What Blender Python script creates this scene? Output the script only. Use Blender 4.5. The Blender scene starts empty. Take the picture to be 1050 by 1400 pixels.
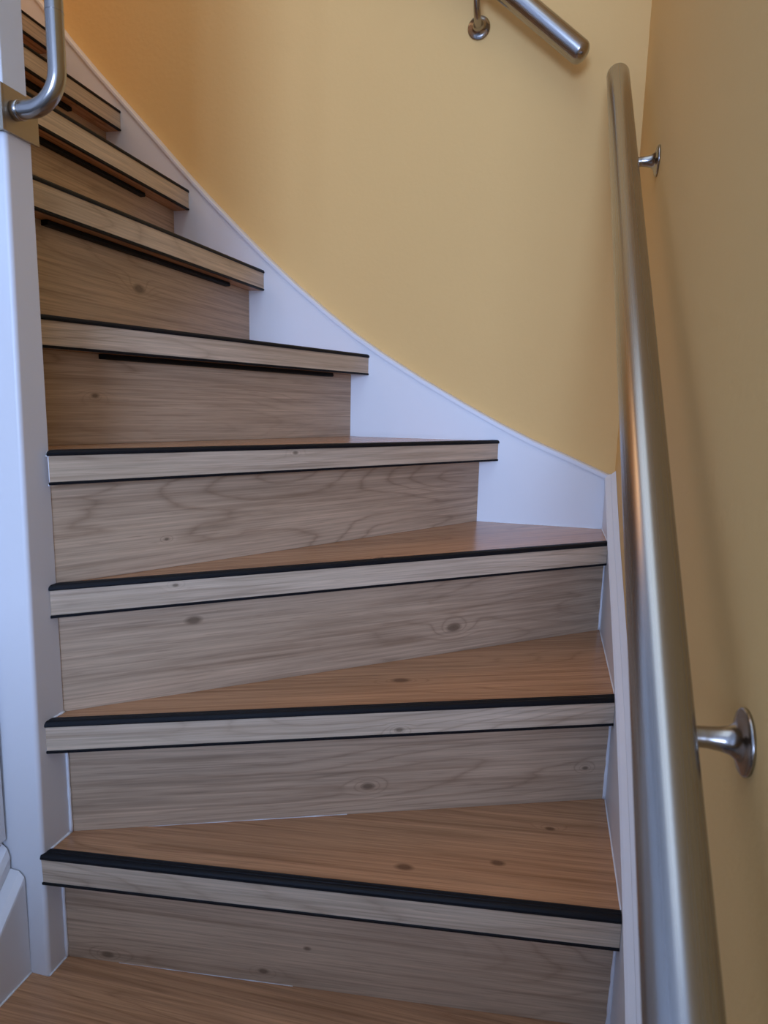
import bpy, bmesh, math
from mathutils import Vector, Matrix

S = bpy.context.scene
COL = S.collection

# ------------------------------------------------------------------ camera
cam_d = bpy.data.cameras.new('camera')
cam = bpy.data.objects.new('camera', cam_d)
COL.objects.link(cam)
S.camera = cam
cam_d.sensor_fit = 'VERTICAL'
cam_d.sensor_height = 24.0
cam_d.lens = 892.79 * 24.0 / 1400.0
cam_d.clip_start = 0.02
R_ = Vector((0.96971011, 0.24321783, 0.02252526))
U_ = Vector((-0.0598371, 0.1471329, 0.98730514))
F_ = Vector((-0.23681601, 0.95874762, -0.15722971))
M = Matrix(((R_.x, U_.x, -F_.x, -0.12808), (R_.y, U_.y, -F_.y, -1.50281), (R_.z, U_.z, -F_.z, 0.82425), (0, 0, 0, 1)))
cam.matrix_world = M
cam_d.dof.use_dof = True
cam_d.dof.focus_distance = 1.25
cam_d.dof.aperture_fstop = 7.0

# ------------------------------------------------------------------ world, lights, exposure
W = bpy.data.worlds.new('world')
S.world = W
W.use_nodes = True
W.node_tree.nodes['Background'].inputs[0].default_value = (0.55, 0.7, 1.0, 1)
W.node_tree.nodes['Background'].inputs[1].default_value = 0.3
S.view_settings.view_transform = 'Standard'
S.view_settings.look = 'None'
S.view_settings.gamma = 1.0
S.view_settings.use_curve_mapping = False
S.view_settings.exposure = 0.0


def area(name, loc, target, sx, sy, power, color):
    d = bpy.data.lights.new(name, 'AREA')
    d.shape = 'RECTANGLE'
    d.size, d.size_y = sx, sy
    d.energy = power
    d.color = color
    o = bpy.data.objects.new(name, d)
    COL.objects.link(o)
    o.location = loc
    o.rotation_euler = (Vector(target) - Vector(loc)).to_track_quat('-Z', 'Y').to_euler()
    return o


area('window_daylight', (-0.10, -6.42, 1.35), (-0.10, 0, 1.35), 1.9, 1.6, 218.0, (0.415, 0.575, 0.96))
area('stairwell_fill_light', (-0.50, -1.50, 2.74), (-0.50, -1.50, 0), 0.9, 2.2, 9.5, (0.66, 0.82, 1.0))  # added cool fill to brighten the right wall and newel side
area('landing_lamp_light', (-1.9, -0.38, 2.72), (-1.9, -0.38, 0), 1.3, 0.6, 4.6, (1.0, 0.62, 0.34)).data.spread = math.radians(105)


# ------------------------------------------------------------------ materials
def nodes(name):
    m = bpy.data.materials.new(name)
    m.use_nodes = True
    nt = m.node_tree
    return m, nt, nt.nodes['Principled BSDF']


def N(nt, t, **kw):
    n = nt.nodes.new(t)
    for k, v in kw.items():
        if k in n.inputs:
            n.inputs[k].default_value = v
        else:
            setattr(n, k, v)
    return n


def math_(nt, op, a, b=None, c=None, clamp=False):
    n = nt.nodes.new('ShaderNodeMath')
    n.operation = op
    n.use_clamp = clamp
    for i, v in enumerate((a, b, c)):
        if v is None:
            continue
        if isinstance(v, (int, float)):
            n.inputs[i].default_value = v
        else:
            nt.links.new(v, n.inputs[i])
    return n.outputs[0]


def mix_(nt, fac, a, b, mode='MIX'):
    n = nt.nodes.new('ShaderNodeMix')
    n.data_type = 'RGBA'
    n.blend_type = mode
    for s, v in ((n.inputs[0], fac), (n.inputs[6], a), (n.inputs[7], b)):
        if isinstance(v, (int, float)):
            s.default_value = v
        elif isinstance(v, tuple):
            s.default_value = (*v, 1)
        else:
            nt.links.new(v, s)
    return n.outputs[2]


def wood_mat(name, light, mid, dark, rough):
    m, nt, b = nodes(name)
    tc = N(nt, 'ShaderNodeTexCoord')
    oi = N(nt, 'ShaderNodeObjectInfo')
    off = nt.nodes.new('ShaderNodeVectorMath'); off.operation = 'SCALE'
    off.inputs[0].default_value = (37.3, 11.7, 23.1)
    nt.links.new(oi.outputs['Random'], off.inputs['Scale'])
    add = nt.nodes.new('ShaderNodeVectorMath'); add.operation = 'ADD'
    nt.links.new(tc.outputs['Object'], add.inputs[0]); nt.links.new(off.outputs[0], add.inputs[1])

    def mapped(s):
        mp = N(nt, 'ShaderNodeMapping')
        mp.inputs['Scale'].default_value = s
        nt.links.new(add.outputs[0], mp.inputs[0])
        return mp.outputs[0]

    def noise(s, detail=2, rough_=0.5, dist=0.0):
        n = N(nt, 'ShaderNodeTexNoise', Scale=1.0, Detail=detail, Roughness=rough_, Distortion=dist)
        nt.links.new(mapped(s), n.inputs['Vector'])
        return n.outputs['Fac']
    # cathedral grain: contour lines of a stretched low-frequency field
    field = noise((1.15, 8.5, 8.5), 1.2, 0.4, 0.15)
    wob = noise((9, 60, 60), 2)
    # knots: each board may carry up to three (position and size are properties of the board)
    kmask = None
    for kn in ('knot_a', 'knot_b', 'knot_c'):
        at = N(nt, 'ShaderNodeAttribute', attribute_type='OBJECT', attribute_name=kn)
        sz = N(nt, 'ShaderNodeAttribute', attribute_type='OBJECT', attribute_name=kn + '_size')
        sub = nt.nodes.new('ShaderNodeVectorMath'); sub.operation = 'SUBTRACT'
        nt.links.new(tc.outputs['Object'], sub.inputs[0]); nt.links.new(at.outputs['Vector'], sub.inputs[1])
        scl = nt.nodes.new('ShaderNodeVectorMath'); scl.operation = 'MULTIPLY'
        nt.links.new(sub.outputs[0], scl.inputs[0]); scl.inputs[1].default_value = (0.55, 1.0, 1.0)
        ln = nt.nodes.new('ShaderNodeVectorMath'); ln.operation = 'LENGTH'
        nt.links.new(scl.outputs[0], ln.inputs[0])
        size = math_(nt, 'MAXIMUM', sz.outputs['Fac'], 1e-6)
        rel = math_(nt, 'DIVIDE', ln.outputs['Value'], size)
        rel = math_(nt, 'ADD', rel, math_(nt, 'MULTIPLY_ADD', wob, 0.9, -0.45))
        core = math_(nt, 'MULTIPLY_ADD', rel, -1.3, 1.75, clamp=True)
        halo = math_(nt, 'MULTIPLY_ADD', rel, -0.2, 1.0, clamp=True)
        field = math_(nt, 'MULTIPLY_ADD', math_(nt, 'POWER', halo, 2.0), 0.17, field)
        kmask = core if kmask is None else math_(nt, 'MAXIMUM', kmask, core)
    fld = math_(nt, 'ADD', math_(nt, 'MULTIPLY', field, 21.0), math_(nt, 'MULTIPLY', wob, 0.75))
    ring = math_(nt, 'ABSOLUTE', math_(nt, 'MULTIPLY_ADD', math_(nt, 'FRACT', fld), 2.0, -1.0))
    ring = math_(nt, 'POWER', ring, 5.0)
    amp = N(nt, 'ShaderNodeMapRange'); nt.links.new(noise((1.1, 5, 5), 1), amp.inputs[0])
    amp.inputs[1].default_value = 0.38; amp.inputs[2].default_value = 0.62
    ringa = math_(nt, 'MULTIPLY', ring, amp.outputs[0])
    fibre = noise((5, 300, 300), 3, 0.65)
    pores = noise((16, 520, 520), 1, 0.5)
    cloud = noise((2.2, 14, 14), 3, 0.55)
    streak = noise((2.2, 95, 95), 4, 0.65)
    c = mix_(nt, math_(nt, 'MULTIPLY_ADD', cloud, 2.2, -0.6, clamp=True), mid, light)
    c = mix_(nt, math_(nt, 'MULTIPLY', ringa, 0.55), c, dark)
    c = mix_(nt, math_(nt, 'MULTIPLY_ADD', streak, 2.6, -1.25, clamp=True), c, dark)
    fb = math_(nt, 'MULTIPLY_ADD', fibre, 1.5, 0.25)
    cc = nt.nodes.new('ShaderNodeCombineColor')
    for i in range(3):
        nt.links.new(fb, cc.inputs[i])
    c = mix_(nt, 0.75, c, cc.outputs[0], 'MULTIPLY')
    pm = N(nt, 'ShaderNodeMapRange'); nt.links.new(pores, pm.inputs[0])
    pm.inputs[1].default_value = 0.66; pm.inputs[2].default_value = 0.74; pm.inputs[4].default_value = 0.35
    c = mix_(nt, pm.outputs[0], c, dark)
    # knots
    c = mix_(nt, math_(nt, 'MULTIPLY', kmask, 0.75), c, tuple(x * 0.42 for x in dark))
    nt.links.new(c, b.inputs['Base Color'])
    b.inputs['Roughness'].default_value = rough
    bp = N(nt, 'ShaderNodeBump', Strength=0.12, Distance=0.0006)
    nt.links.new(fibre, bp.inputs['Height'])
    nt.links.new(bp.outputs[0], b.inputs['Normal'])
    return m


def paint(name, col, rough, bump=0.0, scale=60, var=0.03, spec=0.5):
    m, nt, b = nodes(name)
    tc = N(nt, 'ShaderNodeTexCoord')
    n = N(nt, 'ShaderNodeTexNoise', Scale=3.0, Detail=3.0)
    nt.links.new(tc.outputs['Object'], n.inputs['Vector'])
    c = mix_(nt, n.outputs['Fac'], tuple(x * (1 - var) for x in col), tuple(min(1, x * (1 + var)) for x in col))
    nt.links.new(c, b.inputs['Base Color'])
    b.inputs['Roughness'].default_value = rough
    b.inputs['Specular IOR Level'].default_value = spec
    if bump:
        n2 = N(nt, 'ShaderNodeTexNoise', Scale=float(scale), Detail=4.0)
        nt.links.new(tc.outputs['Object'], n2.inputs['Vector'])
        bp = N(nt, 'ShaderNodeBump', Strength=bump, Distance=0.002)
        nt.links.new(n2.outputs['Fac'], bp.inputs['Height'])
        nt.links.new(bp.outputs[0], b.inputs['Normal'])
    return m


def metal(name, col, rough, along=(1.5, 900, 900)):
    m, nt, b = nodes(name)
    tc = N(nt, 'ShaderNodeTexCoord')
    mp = N(nt, 'ShaderNodeMapping'); mp.inputs['Scale'].default_value = along
    nt.links.new(tc.outputs['Object'], mp.inputs[0])
    n = N(nt, 'ShaderNodeTexNoise', Scale=1.0, Detail=2.0)
    nt.links.new(mp.outputs[0], n.inputs['Vector'])
    r = math_(nt, 'MULTIPLY_ADD', n.outputs['Fac'], 0.12, rough - 0.06)
    nt.links.new(r, b.inputs['Roughness'])
    b.inputs['Base Color'].default_value = (*col, 1)
    b.inputs['Metallic'].default_value = 1.0
    return m


WOOD = wood_mat('oak_laminate_tread', (0.56, 0.30, 0.155), (0.46, 0.236, 0.118), (0.24, 0.107, 0.047), 0.25)
WOODR = wood_mat('oak_laminate_riser', (0.58, 0.42, 0.285), (0.48, 0.34, 0.228), (0.255, 0.16, 0.097), 0.36)
WOODN = wood_mat('oak_laminate_nosing', (0.68, 0.53, 0.395), (0.58, 0.45, 0.32), (0.335, 0.23, 0.15), 0.34)
YELLOW = paint('yellow_wall_paint', (0.85, 0.545, 0.205), 0.75, 0.25, 90, 0.02)
WHITE = paint('white_gloss_paint', (0.80, 0.80, 0.82), 0.38, 0.05, 25, 0.01)
GREYWALL = paint('pale_wall_paint', (0.70, 0.72, 0.76), 0.85, 0.1, 80, 0.01)
MATWHITE = paint('white_wall_paint', (0.78, 0.78, 0.78), 0.8, 0.1, 80, 0.01)
CAULK = paint('white_sealant', (0.88, 0.89, 0.92), 0.45, 0.4, 150, 0.02)
BLACK = paint('black_plastic', (0.006, 0.007, 0.010), 0.5, 0, 60, 0.05, 0.2)
SLOT = paint('black_diffuser', (0.004, 0.004, 0.004), 0.6, 0, 60, 0.05, 0.2)
STEEL = metal('brushed_stainless_steel', (0.40, 0.375, 0.35), 0.26)
STEEL_T = metal('bare_bracket_steel', (0.38, 0.35, 0.32), 0.22, (300, 300, 300))
BRASSY = metal('brushed_bracket_plate', (0.45, 0.38, 0.29), 0.45, (600, 4, 600))
CARPET = paint('grey_floor', (0.16, 0.14, 0.13), 0.9, 0.3, 200, 0.1)
GLASS, _nt, _b = nodes('window_glass')
_b.inputs['Transmission Weight'].default_value = 1.0
_b.inputs['Roughness'].default_value = 0.0


# ------------------------------------------------------------------ mesh helpers
def link(name, me, mat, parent=None, smooth=False):
    o = bpy.data.objects.new(name, me)
    COL.objects.link(o)
    me.materials.append(mat)
    if smooth:
        for p in me.polygons:
            p.use_smooth = True
    if parent is not None:
        o.parent = parent
    return o


def loft(sections, closed_ends=True):
    """sections: list of rings (same count) -> bmesh"""
    bm = bmesh.new()
    rings = [[bm.verts.new(p) for p in s] for s in sections]
    n = len(rings[0])
    for a, b in zip(rings, rings[1:]):
        for i in range(n):
            bm.faces.new((a[i], a[(i + 1) % n], b[(i + 1) % n], b[i]))
    if closed_ends:
        bm.faces.new(rings[0][::-1]); bm.faces.new(rings[-1])
    bmesh.ops.recalc_face_normals(bm, faces=bm.faces)
    return bm


def to_obj(name, bm, mat, parent=None, smooth=False, M_=None):
    """bm in world coordinates; M_ = object frame"""
    if M_ is not None:
        bm.transform(M_.inverted())
    me = bpy.data.meshes.new(name)
    bm.to_mesh(me); bm.free()
    o = link(name, me, mat, parent, smooth)
    if M_ is not None:
        o.matrix_world = M_
        if parent is not None:
            o.matrix_parent_inverse = Matrix.Identity(4)
            par = parent
            Mw = Matrix.Identity(4)
            chain = []
            while par is not None:
                chain.append(par); par = par.parent
            for q in reversed(chain):
                Mw = Mw @ q.matrix_basis
            o.matrix_basis = Mw.inverted() @ M_
    elif parent is not None:
        par = parent; Mw = Matrix.Identity(4); chain = []
        while par is not None:
            chain.append(par); par = par.parent
        for q in reversed(chain):
            Mw = Mw @ q.matrix_basis
        o.matrix_basis = Mw.inverted()
    return o


def frame(p0, p1, z):
    d = Vector((p1[0] - p0[0], p1[1] - p0[1], 0)).normalized()
    n = Vector((-d.y, d.x, 0))
    m = Matrix.Identity(4)
    for i in range(3):
        m[i][0], m[i][1], m[i][2] = d[i], n[i], (0, 0, 1)[i]
    m[0][3], m[1][3], m[2][3] = p0[0], p0[1], z
    return m, d, n


def cut(p, d, plane):
    ax, v = plane
    t = (v - p[ax]) / d[ax]
    return p + d * t


def strip(name, p0, p1, section, mat, parent, endL, endR, z):
    """sweep section (offset towards the back, height over z) along p0->p1, each end cut to an axis plane"""
    Mf, d, n = frame(p0, p1, z)
    A, B = [], []
    for (o, h) in section:
        q = Vector((p0[0], p0[1], z + h)) + n * o
        A.append(cut(q, d, endL)); B.append(cut(q, d, endR))
    return to_obj(name, loft([A, B]), mat, parent, M_=Mf)


def prism(poly, z0, z1, bevel=0.0):
    bm = loft([[(x, y, z0) for x, y in poly], [(x, y, z1) for x, y in poly]])
    if bevel:
        bmesh.ops.bevel(bm, geom=bm.edges[:], offset=bevel, segments=2, affect='EDGES')
    return bm


def box(x0, x1, y0, y1, z0, z1, bevel=0.0):
    return prism([(x0, y0), (x1, y0), (x1, y1), (x0, y1)], z0, z1, bevel)


def add_bm(dst, src):
    me = bpy.data.meshes.new('tmp'); src.to_mesh(me); src.free(); dst.from_mesh(me); bpy.data.meshes.remove(me)


def tube(path, radii, seg=32, cap=True):
    """smooth tube through path points with radius per point"""
    path = [Vector(p) for p in path]
    rings = []
    t0 = (path[1] - path[0]).normalized()
    ref = Vector((0, 0, 1)) if abs(t0.z) < 0.9 else Vector((1, 0, 0))
    u = t0.cross(ref).normalized()
    for i, p in enumerate(path):
        a = path[max(i - 1, 0)]; b = path[min(i + 1, len(path) - 1)]
        t = (b - a).normalized()
        u = (u - t * u.dot(t)).normalized()
        v = t.cross(u)
        r = radii[i] if isinstance(radii, (list, tuple)) else radii
        rings.append([p + (u * math.cos(2 * math.pi * k / seg) + v * math.sin(2 * math.pi * k / seg)) * r for k in range(seg)])
    return loft(rings, cap)


def dome_tube(a, b, r, seg=48, dome=0.75):
    a, b = Vector(a), Vector(b)
    d = (b - a).normalized()
    pts, rad = [], []
    K = 10
    for i in range(K):
        t = math.pi / 2 * (i + 0.15) / K
        pts.append(a + d * (r * dome * (1 - math.sin(t)))); rad.append(r * math.sin(math.acos(1 - math.sin(t))) if False else r * math.cos(math.pi / 2 - t))
    pts = [a + d * (r * dome * (1 - math.cos(math.pi / 2 * (i + 0.15) / K))) for i in range(K)]
    rad = [r * math.sin(math.pi / 2 * (i + 0.15) / K) for i in range(K)]
    mid = [a + d * (r * dome + ((b - a).length - 2 * r * dome) * k / 6) for k in range(7)]
    pe = [b - d * (r * dome * (1 - math.cos(math.pi / 2 * (i + 0.15) / K))) for i in range(K)][::-1]
    return tube(pts + mid + pe, rad + [r] * 7 + rad[::-1], seg)


def tag(o, label, cat, group=None):
    o['label'] = label; o['category'] = cat
    if group:
        o['group'] = group


def empty(name, loc):
    o = bpy.data.objects.new(name, None)
    o.empty_display_size = 0.1
    COL.objects.link(o)
    o.location = loc
    return o


def struct(name, bm, mat, parent=None):
    o = to_obj(name, bm, mat, parent)
    if parent is None:
        o['kind'] = 'structure'
    return o


# ------------------------------------------------------------------ room shell
ZF, ZC = -0.95, 2.80
XL, XR2, YF, YR = -2.75, 1.60, -6.5, -1.62
struct('wall_right', box(0.02, 0.14, YR, 0.14, ZF, ZC), YELLOW)
struct('wall_far_right', box(XR2, XR2 + 0.12, YF, YR + 0.12, ZF, ZC), MATWHITE)
struct('wall_return', box(0.1405, XR2, YR, YR + 0.12, ZF, ZC), MATWHITE)
struct('wall_back', box(XL, 0.02, 0.02, 0.14, ZF, ZC), YELLOW)
struct('wall_left', box(XL - 0.12, XL, YF, 0.14, ZF, ZC), GREYWALL)
wf = bmesh.new()
WX0, WX1, WZ0, WZ1 = -1.05, 0.85, 0.55, 2.15
for a in ((XL, WX0, ZF, ZC), (WX1, XR2, ZF, ZC), (WX0, WX1, ZF, WZ0), (WX0, WX1, WZ1, ZC)):
    add_bm(wf, box(a[0], a[1], YF - 0.12, YF, a[2], a[3]))
struct('wall_front', wf, GREYWALL)
w1 = box(WX0, WX1, YF - 0.07, YF - 0.065, WZ0, WZ1)
w1 = struct('window_1', w1, GLASS)
fr = bmesh.new()
for a in ((WX0, WX1, WZ0, WZ0 + .05), (WX0, WX1, WZ1 - .05, WZ1), (WX0, WX0 + .05, WZ0 + .05, WZ1 - .05), (WX1 - .05, WX1, WZ0 + .05, WZ1 - .05)):
    add_bm(fr, box(a[0], a[1], YF - 0.10, YF - 0.04, a[2], a[3]))
to_obj('window_frame', fr, WHITE, w1)
struct('wall_light_blocker', box(XL, XR2, -2.30, -2.22, ZF, 0.56), GREYWALL)  # unseen half wall added to keep window light off the lower steps
struct('floor', box(XL, XR2, YF, 0.02, ZF - 0.1, ZF), CARPET)
struct('ceiling', box(XL, XR2, YF, 0.02, ZC, ZC + 0.1), MATWHITE)
lamp = empty('ceiling_light_panel', (-0.50, -1.50, ZC))  # unseen panel made up to carry the stairwell fill light
tag(lamp, 'long white panel of the added fill light above the lower flight', 'lamp')
to_obj('light_panel_base', box(-0.97, -0.03, -2.62, -0.38, 2.775, 2.80), WHITE, lamp)
lamp = empty('ceiling_light_panel', (-1.9, -0.38, ZC))
tag(lamp, 'short white ceiling lamp panel above the upper flight', 'lamp')
to_obj('light_panel_base', box(-2.56, -1.24, -0.69, -0.07, 2.775, 2.80), WHITE, lamp)

# ------------------------------------------------------------------ staircase
XN = -0.7827                                       # right face of the newel post
YIN = -0.70                                        # inner stringer face of the upper flight
T = 0.0447                                         # nosing height
Z = {-3: -0.57, -2: -0.38, -1: -0.19, 0: 0.0, 1: 0.19, 2: 0.38, 3: 0.57, 4: 0.756, 5: 0.944, 6: 1.139, 7: 1.329, 8: 1.519, 9: 1.710, 10: 1.90, 11: 2.09}
# nosing line: left point, right point, left end plane, right end plane  (plane = (axis, value))
LX = (0, XN + 0.0005); RX = (0, -0.0005); BY = (1, -0.0005); IY = (1, YIN + 0.0005)
SX = (0, -0.8122); NXI = (0, XN - 0.012)
NOS = {
    -3: ((SX[1], -1.640), (0, -1.640), SX, RX),
    -2: ((SX[1], -1.420), (0, -1.420), SX, RX),
    -1: ((SX[1], -1.190), (0, -1.190), SX, RX),
    0: ((SX[1], -0.975), (0, -0.950), SX, RX),
    1: ((XN, -0.8088), (0, -0.7114), (0, XN - 0.0035), RX),
    2: ((XN, -0.7899), (0, -0.4718), (0, XN - 0.0010), RX),
    3: ((XN, -0.7676), (0, -0.1652), LX, RX),
    4: ((-0.7745, -0.7640), (-0.2361, 0.0), (0, -0.7745), BY),
    5: ((-0.850, -0.70), (-0.5445, 0.0), IY, BY),
    6: ((-0.863, -0.70), (-0.8070, 0.0), IY, BY),
    7: ((-1.001, -0.70), (-1.0010, 0.0), IY, BY),
    8: ((-1.180, -0.70), (-1.1800, 0.0), IY, BY),
    9: ((-1.363, -0.70), (-1.3630, 0.0), IY, BY),
    10: ((-1.546, -0.70), (-1.546, 0.0), IY, BY),
    11: ((-1.729, -0.70), (-1.729, 0.0), IY, BY),
}
RIS = {
    -3: ((SX[1], -1.605), (0, -1.605), SX, RX),
    -2: ((SX[1], -1.385), (0, -1.385), SX, RX),
    -1: ((SX[1], -1.155), (0, -1.155), SX, RX),
    0: ((SX[1], -0.940), (0, -0.915), SX, RX),
    1: ((XN, -0.7752), (0, -0.6830), LX, RX),
    2: ((XN, -0.7520), (0, -0.4403), LX, RX),
    3: ((XN, -0.7520), (0, -0.1305), NXI, RX),
    4: ((XN, -0.7520), (-0.2769, 0.0), NXI, BY),
    5: ((-0.888, -0.70), (-0.5865, 0.0), IY, BY),
    6: ((-0.901, -0.70), (-0.8455, 0.0), IY, BY),
    7: ((-1.042, -0.70), (-1.042, 0.0), IY, BY),
    8: ((-1.221, -0.70), (-1.221, 0.0), IY, BY),
    9: ((-1.404, -0.70), (-1.404, 0.0), IY, BY),
    10: ((-1.587, -0.70), (-1.587, 0.0), IY, BY),
    11: ((-1.770, -0.70), (-1.770, 0.0), IY, BY),
}
stair = empty('staircase', (-0.40, -0.60, 0.0))
tag(stair, 'winding wooden staircase with oak-look treads, black nosing trims and white stringers', 'staircase')


def ends(tab, k, off=0.0, drop=False):
    p0, p1, eL, eR = tab[k]
    Mf, d, n = frame(p0, p1, Z[k])
    a = Vector((p0[0], p0[1], 0)) + n * off
    return cut(a, d, eL).to_2d(), cut(a, d, eR).to_2d()


KNOTS = {('riser', 3): [(0.1842, 0.0, 0.1161, 0.0065), (0.6469, 0.0, 0.0478, 0.0075)], ('riser', 2): [(0.4442, 0.0, 0.0462, 0.005), (0.8033, 0.0, 0.0573, 0.003)], ('riser', 1): [(0.065, 0.0, 0.0115, 0.0055), (0.3045, 0.0, 0.0181, 0.004), (0.3691, 0.0, 0.0643, 0.003)], ('riser', 5): [(0.1276, 0.0, 0.0773, 0.004)], ('riser', 4): [(0.1608, 0.0, 0.0457, 0.002)], ('riser', 6): [(0.3046, 0.0, 0.0871, 0.008)], ('nosing_face', 2): [(0.5004, 0.0, -0.0345, 0.0035)], ('nosing_face', 4): [(0.3911, 0.0, -0.0114, 0.003)], ('nosing_face', 3): [(0.1668, 0.0, -0.012, 0.0025)], ('tread', 2): [(0.5186, 0.1014, 0.0, 0.0085)], ('tread', 1): [(0.5061, 0.0553, 0.0, 0.0065), (0.6361, 0.0827, 0.0, 0.005), (0.7205, 0.1734, 0.0, 0.004)], ('tread', 3): [(0.5081, 0.0262, 0.0, 0.004)]}


def set_knots(o, key):
    for nm, (x, y, z_, r) in zip(('knot_a', 'knot_b', 'knot_c'), KNOTS.get(key, [])):
        o[nm] = (float(x), float(y), float(z_))
        o[nm + '_size'] = float(r)


for k in range(-3, 12):
    p0, p1, eL, eR = NOS[k]
    z = Z[k]
    Mf, d, n = frame(p0, p1, z)
    # tread: plan outline between its own nosing line and the next riser
    a, b = ends(NOS, k, 0.005)
    if k < 11:
        c, e = ends(RIS, k + 1, 0.014)
    else:
        c, e = Vector((-2.7, YIN)), Vector((-2.7, 0))
    poly = [a, b]
    if k == 3:
        poly.append(Vector((-0.0005, -0.0005)))
    poly.append(e)
    poly.append(c)
    if k == 4:
        poly += [Vector((-0.846, YIN)), Vector((-0.846, -0.7508)), Vector((XN + 0.001, -0.7508))]
    if k == 0:
        poly += [Vector((XN + 0.0005, -0.813)), Vector((SX[1], -0.8135))]
    tb = prism([(p.x, p.y) for p in poly], z - T + 0.0005, z, 0)
    tr = to_obj('tread', tb, WOOD, stair, M_=Mf)
    # front facing board of the nosing
    nf = strip('nosing_face', p0, p1, [(0, -T + .0035), (0, -.0045), (.005, -.0045), (.005, -T + .0035)], WOODN, tr, eL, eR, z)
    set_knots(tr, ('tread', k)); set_knots(nf, ('nosing_face', k))
    # black anti-slip trim over the edge: ridged top, rounded lip
    strip('nosing_trim', p0, p1, [(-.0014, -.0052), (-.0022, -.0035), (-.0018, -.0008), (.0000, .0016), (.0022, .0026), (.0045, .0027),
                                 (.0052, .0018), (.0060, .0018), (.0067, .0027), (.0105, .0026), (.0112, .0017), (.0120, .0017), (.0127, .0024),
                                 (.0155, .0014), (.0165, .0002), (.0048, .0002), (.0048, -.0052)], BLACK, tr, eL, eR, z)
    strip('edge_trim', p0, p1, [(-.0010, -T), (-.0014, -T + .0032), (.0, -T + .0042), (.004, -T + .0042), (.006, -T)], BLACK, tr, eL, eR, z)
    # riser
    q0, q1, fL, fR = RIS[k]
    zb = Z[k - 1] if k > -3 else ZF
    h = z - T - zb
    ris = strip('riser', q0, q1, [(0, 0.0003), (0, h), (.012, h), (.012, 0.0003)], WOODR, stair, fL, fR, zb)
    set_knots(ris, ('riser', k))

# black light channels under the upper treads, tight against the riser
for k, (la, lb) in {5: (-0.575, -0.075), 6: (-0.615, -0.105), 7: (-0.49, -0.135), 8: (-0.60, -0.135), 9: (-0.60, -0.135), 10: (-0.6, -0.135)}.items():
    q0, q1, fL, fR = RIS[k]
    tr = [o for o in stair.children if o.name.startswith('tread')][k + 3]
    z = Z[k] - T
    strip('light_channel', q0, q1, [(-.0005, 0), (-.012, 0), (-.013, -.006), (-.011, -.0080), (-.0005, -.0080)], SLOT, tr, (1, la), (1, lb), z)


# stringers -------------------------------------------------------------
def profile_prism_x(x0, x1, pts):
    """outline in (y,z) extruded along x"""
    return loft([[(x0, y, z) for y, z in pts], [(x1, y, z) for y, z in pts]])


def profile_prism_y(y0, y1, pts):
    return loft([[(x, y0, z) for x, z in pts], [(x, y1, z) for x, z in pts]])


def smooth_poly(pts, n=6):
    out = []
    P = [pts[0]] + pts + [pts[-1]]
    for i in range(1, len(P) - 2):
        p0, p1, p2, p3 = [Vector(q) for q in P[i - 1:i + 3]]
        for j in range(n):
            t = j / n
            out.append(tuple(0.5 * ((2 * p1) + (-p0 + p2) * t + (2 * p0 - 5 * p1 + 4 * p2 - p3) * t * t + (-p0 + 3 * p1 - 3 * p2 + p3) * t ** 3)))
    out.append(tuple(pts[-1]))
    return out


back_top = ([(-2.2, 2.72), (-1.3762, 1.7678), (-1.3153, 1.695), (-1.247, 1.6206), (-1.1751, 1.5467), (-1.1003, 1.4693), (-1.026, 1.3908), (-0.9523, 1.3162), (-0.877, 1.244), (-0.8043, 1.1758), (-0.7295, 1.1107), (-0.6495, 1.0465), (-0.5794, 0.9941), (-0.5105, 0.9488), (-0.4184, 0.894), (-0.3165, 0.8381), (-0.2323, 0.7944), (-0.1612, 0.7607), (-0.0794, 0.7268), (0.0193, 0.6843)])
right_top = smooth_poly([(-0.0025, 0.6885), (-0.167, 0.577), (-0.350, 0.468), (-0.5142, 0.366), (-0.6886, 0.236), (-0.8064, 0.137), (-1.15, -0.17), (-1.75, -0.69)])


def offset_down(pts, d):
    return [(a, b - d) for a, b in pts]


CAPH = 0.011


def ribbon_y(pts, h0, h1, y0, y1):
    secs = []
    for x, z in pts:
        secs.append([(x, y0, z - h0), (x, y0, z - h1), (x, y1, z - h1), (x, y1, z - h0)])
    return loft(secs)


bs = to_obj('wall_stringer', profile_prism_y(0.0, 0.0195, offset_down(back_top, CAPH + .0012) + [(0.0193, 0.45), (-0.25, 0.45), (-1.0, 1.0), (-2.2, 2.1)]), WHITE, stair)
secs = []
for x, z in back_top:
    secs.append([(x, 0.0012, z - CAPH - .0015), (x, 0.0012, z - CAPH), (x, -0.0042, z - CAPH), (x, -0.0042, z - 0.003), (x, -0.001, z), (x, 0.0195, z + 0.002), (x, 0.0195, z - CAPH - .0015)])
to_obj('stringer_cap', loft(secs), WHITE, bs)
rs = to_obj('wall_stringer', profile_prism_x(0.0, 0.0195, [(y, z - CAPH) for y, z in right_top if y < 0.0] + [(-1.75, -0.95), (-0.9, -0.5), (-0.0005, 0.4), (-0.0005, 0.66)]), WHITE, stair)
secs = []
for y, z in right_top:
    secs.append([(-0.0022, y, z - CAPH), (-0.0022, y, z - 0.003), (0.001, y, z), (0.009, y, z + 0.005), (0.0095, y, z + 0.0035), (0.0195, y, z + 0.012), (0.0195, y, z - CAPH)])
to_obj('stringer_cap', loft(secs), WHITE, rs)

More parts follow.
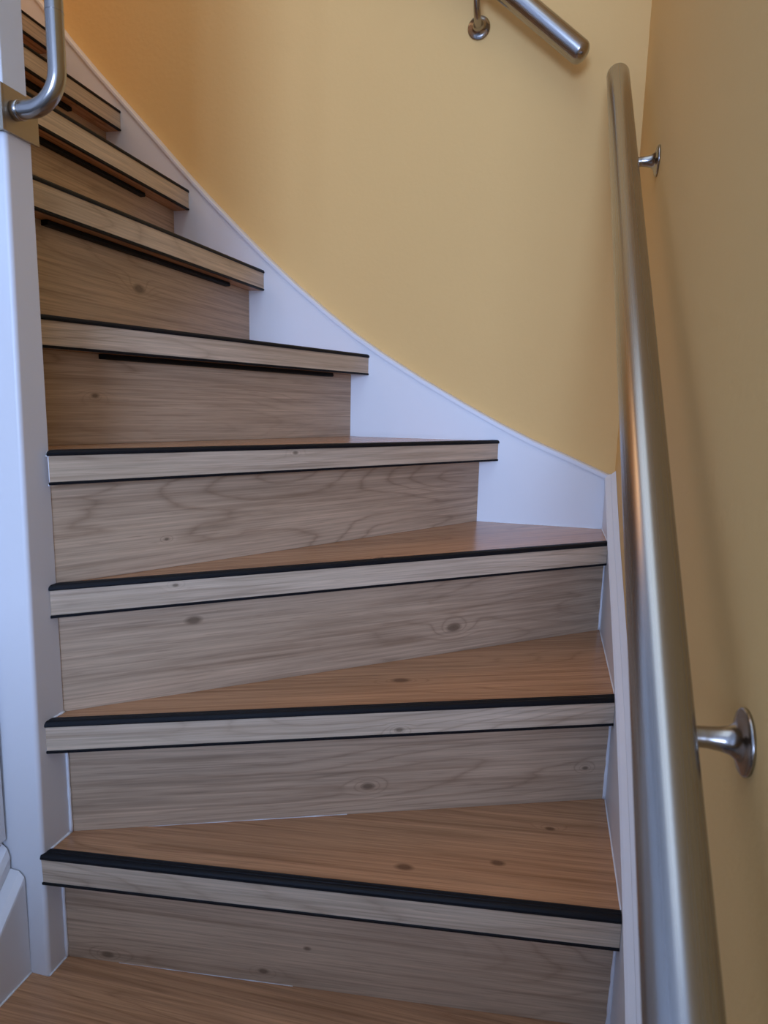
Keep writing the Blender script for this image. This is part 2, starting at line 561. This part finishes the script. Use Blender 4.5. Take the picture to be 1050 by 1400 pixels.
# newel post ------------------------------------------------------------
def taper_box(x0, x1, yb, z0, z1, yf0, yf1, r):
    rings = []
    for z_, yf in ((z0, yf0), (z1, yf1)):
        ring = [(x0, yb, z_), (x0, yf, z_)]
        for i in range(7):
            t = math.pi / 2 * i / 6
            ring.append((x1 - r + r * math.sin(t), yf + r - r * math.cos(t), z_))
        ring += [(x1, yb - .001, z_), (x1 - .001, yb, z_)]
        rings.append(ring)
    return loft(rings)


NXL = -0.900
newel = to_obj('newel_post', taper_box(NXL, XN, -0.7530, -0.05, 1.165, -0.8135, -0.7945, 0.006), WHITE, stair)
newel['label'] = 'white painted newel post'
to_obj('upper_post', taper_box(NXL, XN + 0.0005, -0.7560, 1.165, ZC, -0.7945, -0.7945, 0.002), MATWHITE, newel)

# inner stringer of the upper flight and the partition above it (out of view behind the newel)
instr = to_obj('inner_stringer', profile_prism_y(-0.7525, YIN, [(-0.8465, 0.55), (-0.8465, 1.12), (-1.0, 1.34), (-2.2, 2.60), (-2.2, 2.1), (-1.0, 0.9)]), WHITE, stair)
# lower flight: closed inner stringer with sloped cap and panelled balustrade above it
SLOPE = 1.10
def zline(z0, y): return z0 + SLOPE * (y + 0.8127)
Y1 = -1.60
ls = to_obj('inner_stringer', profile_prism_x(-0.860, -0.8127, [(-0.8130, zline(.150, -.813)), (-0.8130, -0.10), (-1.0, -0.35), (Y1, -0.95), (Y1, zline(.150, Y1))]), WHITE, stair)
secs = []
for y in (-0.8130, Y1):
    z0 = zline(.150, y)
    secs.append([(-0.8127, y, z0), (-0.8135, y, z0 + .004), (-0.822, y, z0 + .012), (-0.838, y, z0 + .013), (-0.860, y, z0 + .013), (-0.860, y, z0)])
to_obj('stringer_cap', loft(secs), WHITE, ls)
bp = to_obj('balustrade_panel', profile_prism_x(-0.880, -0.848, [(-0.8130, zline(.164, -.813)), (Y1, zline(.164, Y1)), (Y1, zline(1.05, Y1)), (-0.8130, zline(1.05, -.813))]), WHITE, stair)
secs = []
for y in (-0.8130, Y1):
    z0 = zline(.1635, y)
    secs.append([(-0.8480, y, z0), (-0.8365, y, z0), (-0.8355, y, z0 + .018), (-0.8395, y, z0 + .030), (-0.8480, y, z0 + .036)])
to_obj('panel_moulding', loft(secs), WHITE, bp)
mm = box(-0.8480, -0.8405, -0.8300, -0.8130, zline(.205, -.81), 1.0)
to_obj('panel_moulding', mm, WHITE, bp)
struct('wall_middle', box(XL, NXL + 0.0005, -0.8000, -0.7545, ZF, ZC), MATWHITE)


# sealant lines ---------------------------------------------------------
def bead(path, radii):
    return to_obj('sealant_line', tube(path, radii, 8), CAULK, stair, smooth=True)


def lerp(a, b, t): return tuple(a[i] + (b[i] - a[i]) * t for i in range(3))


def bead_line(a, b, r0, r1, n=14, j=0.25, seed=0):
    pts, rr = [], []
    for i in range(n + 1):
        t = i / n
        p = lerp(a, b, t)
        w = math.sin(i * 2.7 + seed) * math.sin(i * 1.3 + seed * 2)
        pts.append(p); rr.append((r0 + (r1 - r0) * t) * (1 + j * w))
    return bead(pts, rr)


def yof(tab, k, x):
    p0, p1 = tab[k][:2]
    return p0[1] + (p1[1] - p0[1]) * (x - p0[0]) / (p1[0] - p0[0])


for k in (1, 2, 3):                                 # right ends of the lower risers
    y = RIS[k][1][1]
    bead_line((-0.0015, y - .001, Z[k] - T - .002), (-0.002, y - .001, Z[k - 1] + .001), .0016, .0036, seed=k)
for k in (1, 2):                                    # left ends against the newel
    y = RIS[k][0][1]
    bead_line((XN + .001, y - .001, Z[k] - T - .002), (XN + .001, y - .001, Z[k - 1] + .001), .0022, .0027, seed=k + 3)
bead_line((XN + .0005, -.8115, .0005), (XN + .0005, -.777, .0005), .0012, .0016)
bead_line((SX[1] + .0005, -.8135, .0005), (SX[1] + .0005, -.95, .0005), .0014, .0014)
for k in (1, 2, 3):                                 # tread ends, left and right
    bead_line((XN + .0005, NOS[k][0][1] + .014, Z[k] + .0008), (XN + .0005, -.7535, Z[k] + .0005), .0013, .0022, 6, seed=k)
    y1 = RIS[k + 1][1][1] if k < 3 else -.001
    bead_line((-.0003, NOS[k][1][1] + .016, Z[k] + .0005), (-.0003, y1, Z[k] + .0005), .0012, .0012, seed=k + 1)
bead_line((-.0015, -.0012, Z[3] + .0005), (-.2769, -.0008, Z[3] + .0005), .0013, .0010)
bead_line((-.24, -.0006, Z[4] + .0005), (-.585, -.0006, Z[4] + .0005), .0008, .0008)
for k, x0, x1, r in ((1, -.70, -.437, .0008), (2, -.68, -.40, .0009)):   # smears along riser feet
    bead_line((x0, yof(RIS, k, x0) - .0005, Z[k - 1] + .0006), (x1, yof(RIS, k, x1) - .0005, Z[k - 1] + .0006), r * .25, r * .7, 18, .6, k)
bead_line((-.7758, -.7620, .756), (-.7765, -.7630, .7500), .0022, .0026, 4)
bead_line((-.7765, -.7620, .7500), (-.7765, -.7610, .7120), .0008, .0010, 6)
bead_line((-.7765, -.7620, .7125), (-.7765, -.7630, .7100), .0014, .0016, 3)


# ------------------------------------------------------------------ handrails
def trumpet(parent, base, normal, path, name='wall_bracket'):
    """flared rosette on the wall with a tapering bent arm; all one forged piece"""
    base = Vector(base); nrm = Vector(normal)
    pts = [base, base + nrm * .0020, base + nrm * .0032, base + nrm * .0045, base + nrm * .007, base + nrm * .011, base + nrm * .017, base + nrm * .025]
    rad = [.0235, .0238, .0225, .0175, .0125, .0098, .0085, .0076]
    # round out the arm
    P = [pts[-1]] + [Vector(p) for p in path]
    arm = []
    for i in range(len(P) - 1):
        p0 = P[max(i - 1, 0)]; p1 = P[i]; p2 = P[i + 1]; p3 = P[min(i + 2, len(P) - 1)]
        for j in range(1, 7):
            t = j / 6
            arm.append(0.5 * ((2 * p1) + (-p0 + p2) * t + (2 * p0 - 5 * p1 + 4 * p2 - p3) * t * t + (-p0 + 3 * p1 - 3 * p2 + p3) * t ** 3))
    pts += arm
    rad += [.0076 - .0018 * i / len(arm) for i in range(len(arm))]
    return to_obj(name, tube(pts, rad, 32), STEEL_T, parent, smooth=True)


def rail_obj(parent, a, b, r):
    a, b = Vector(a), Vector(b)
    d = (b - a).normalized()
    m = Vector((1, 0, 0)).rotation_difference(d).to_matrix().to_4x4()
    m.translation = a
    o = to_obj('rail', dome_tube(a, b, r, 64), STEEL, parent, smooth=True, M_=m)
    return o


RR = 0.021
XR = -0.0392
ra = Vector((XR, -0.052, 1.4767)); rb = Vector((XR, -1.60, 0.1287))
rd = (rb - ra).normalized()


def rail_z(y): return ra.z + (rb.z - ra.z) * (y - ra.y) / (rb.y - ra.y)


hr = empty('handrail', (XR, -1.0, rail_z(-1.0)))
tag(hr, 'long thick brushed steel handrail running down the right yellow wall', 'handrail')
rail_obj(hr, ra, rb, RR)
for y, zb in ((-0.281, 1.2350), (-1.0237, 0.5975)):
    zr = rail_z(y) - 0.028
    trumpet(hr, (0.0198, y, zb), (-1, 0, 0), [(-.018, y, zb + .000), (-.031, y, zb + .004), (XR, y, zb + .014), (XR, y, rail_z(y) - .020)])

# back wall handrail
BR = 0.0225
YB = -0.040
e0 = Vector((-0.1010, YB, 1.5165)); dirb = Vector((-0.2372 + 0.1066, 0, 1.6329 - 1.522)).normalized()
e1 = e0 + dirb * 1.9
hb = empty('handrail', (e0 + dirb * 0.9))
tag(hb, 'short length of steel handrail high on the back yellow wall', 'handrail')
rail_obj(hb, e0, e1, BR)
for x, dz in ((-0.3213, 0.0), (-1.15, 0.0)):
    zc = e0.z + (x - e0.x) * dirb.z / dirb.x
    zb = zc - (1.7045 - 1.6222) if x > -0.5 else zc - .08
    trumpet(hb, (x, 0.0198, zb), (0, -1, 0), [(x, -.016, zb + .004), (x, -.030, zb + .016), (x, YB, zb + .034), (x, YB, zc - .024)])

# bent pipe rail on the newel post --------------------------------------
pr_ = empty('grab_rail', (XN, -0.772, 1.17))
tag(pr_, 'thin bent steel pipe fixed to the white newel post by a metal sleeve', 'handrail')
# sleeve wraps three sides of the post
sl = bmesh.new()
x1 = XN + 0.0050
add_bm(sl, box(XN + 0.0008, x1, -0.7990, -0.7445, 1.1420, 1.1935))
add_bm(sl, box(NXL + 0.001, x1, -0.8020, -0.7985, 1.1420, 1.1935))
to_obj('mounting_sleeve', sl, BRASSY, pr_)
yp = -0.7825
path = []
ex = 0.0680
rb_ = 0.040
zb = 1.1690
path.append((x1, yp, zb)); path.append((XN + 0.012, yp, zb))
cx, cz = XN + ex - rb_, zb + rb_
for i in range(0, 17):
    t = math.pi / 2 * i / 16
    path.append((cx + rb_ * math.sin(t), yp, cz - rb_ * math.cos(t)))
top = 1.95
path += [(XN + ex, yp, 1.26), (XN + ex, yp, 1.5), (XN + ex, yp, top - rb_)]
for i in range(1, 17):
    t = math.pi / 2 * i / 16
    path.append((cx + rb_ * math.cos(t), yp, top - rb_ + rb_ * math.sin(t)))
path.append((XN + .001, yp, top))
to_obj('rail', tube(path, 0.0102, 32), STEEL_T, pr_, smooth=True)
to_obj('ferrule', tube([(x1, yp, zb), (x1 + .010, yp, zb), (x1 + .0103, yp, zb)], [.0112, .0112, .0106], 32), STEEL_T, pr_, smooth=True)
to_obj('weld_ring', tube([(XN + ex, yp, 1.2700), (XN + ex, yp, 1.2703)], .01062, 32), STEEL_T, pr_, smooth=True)
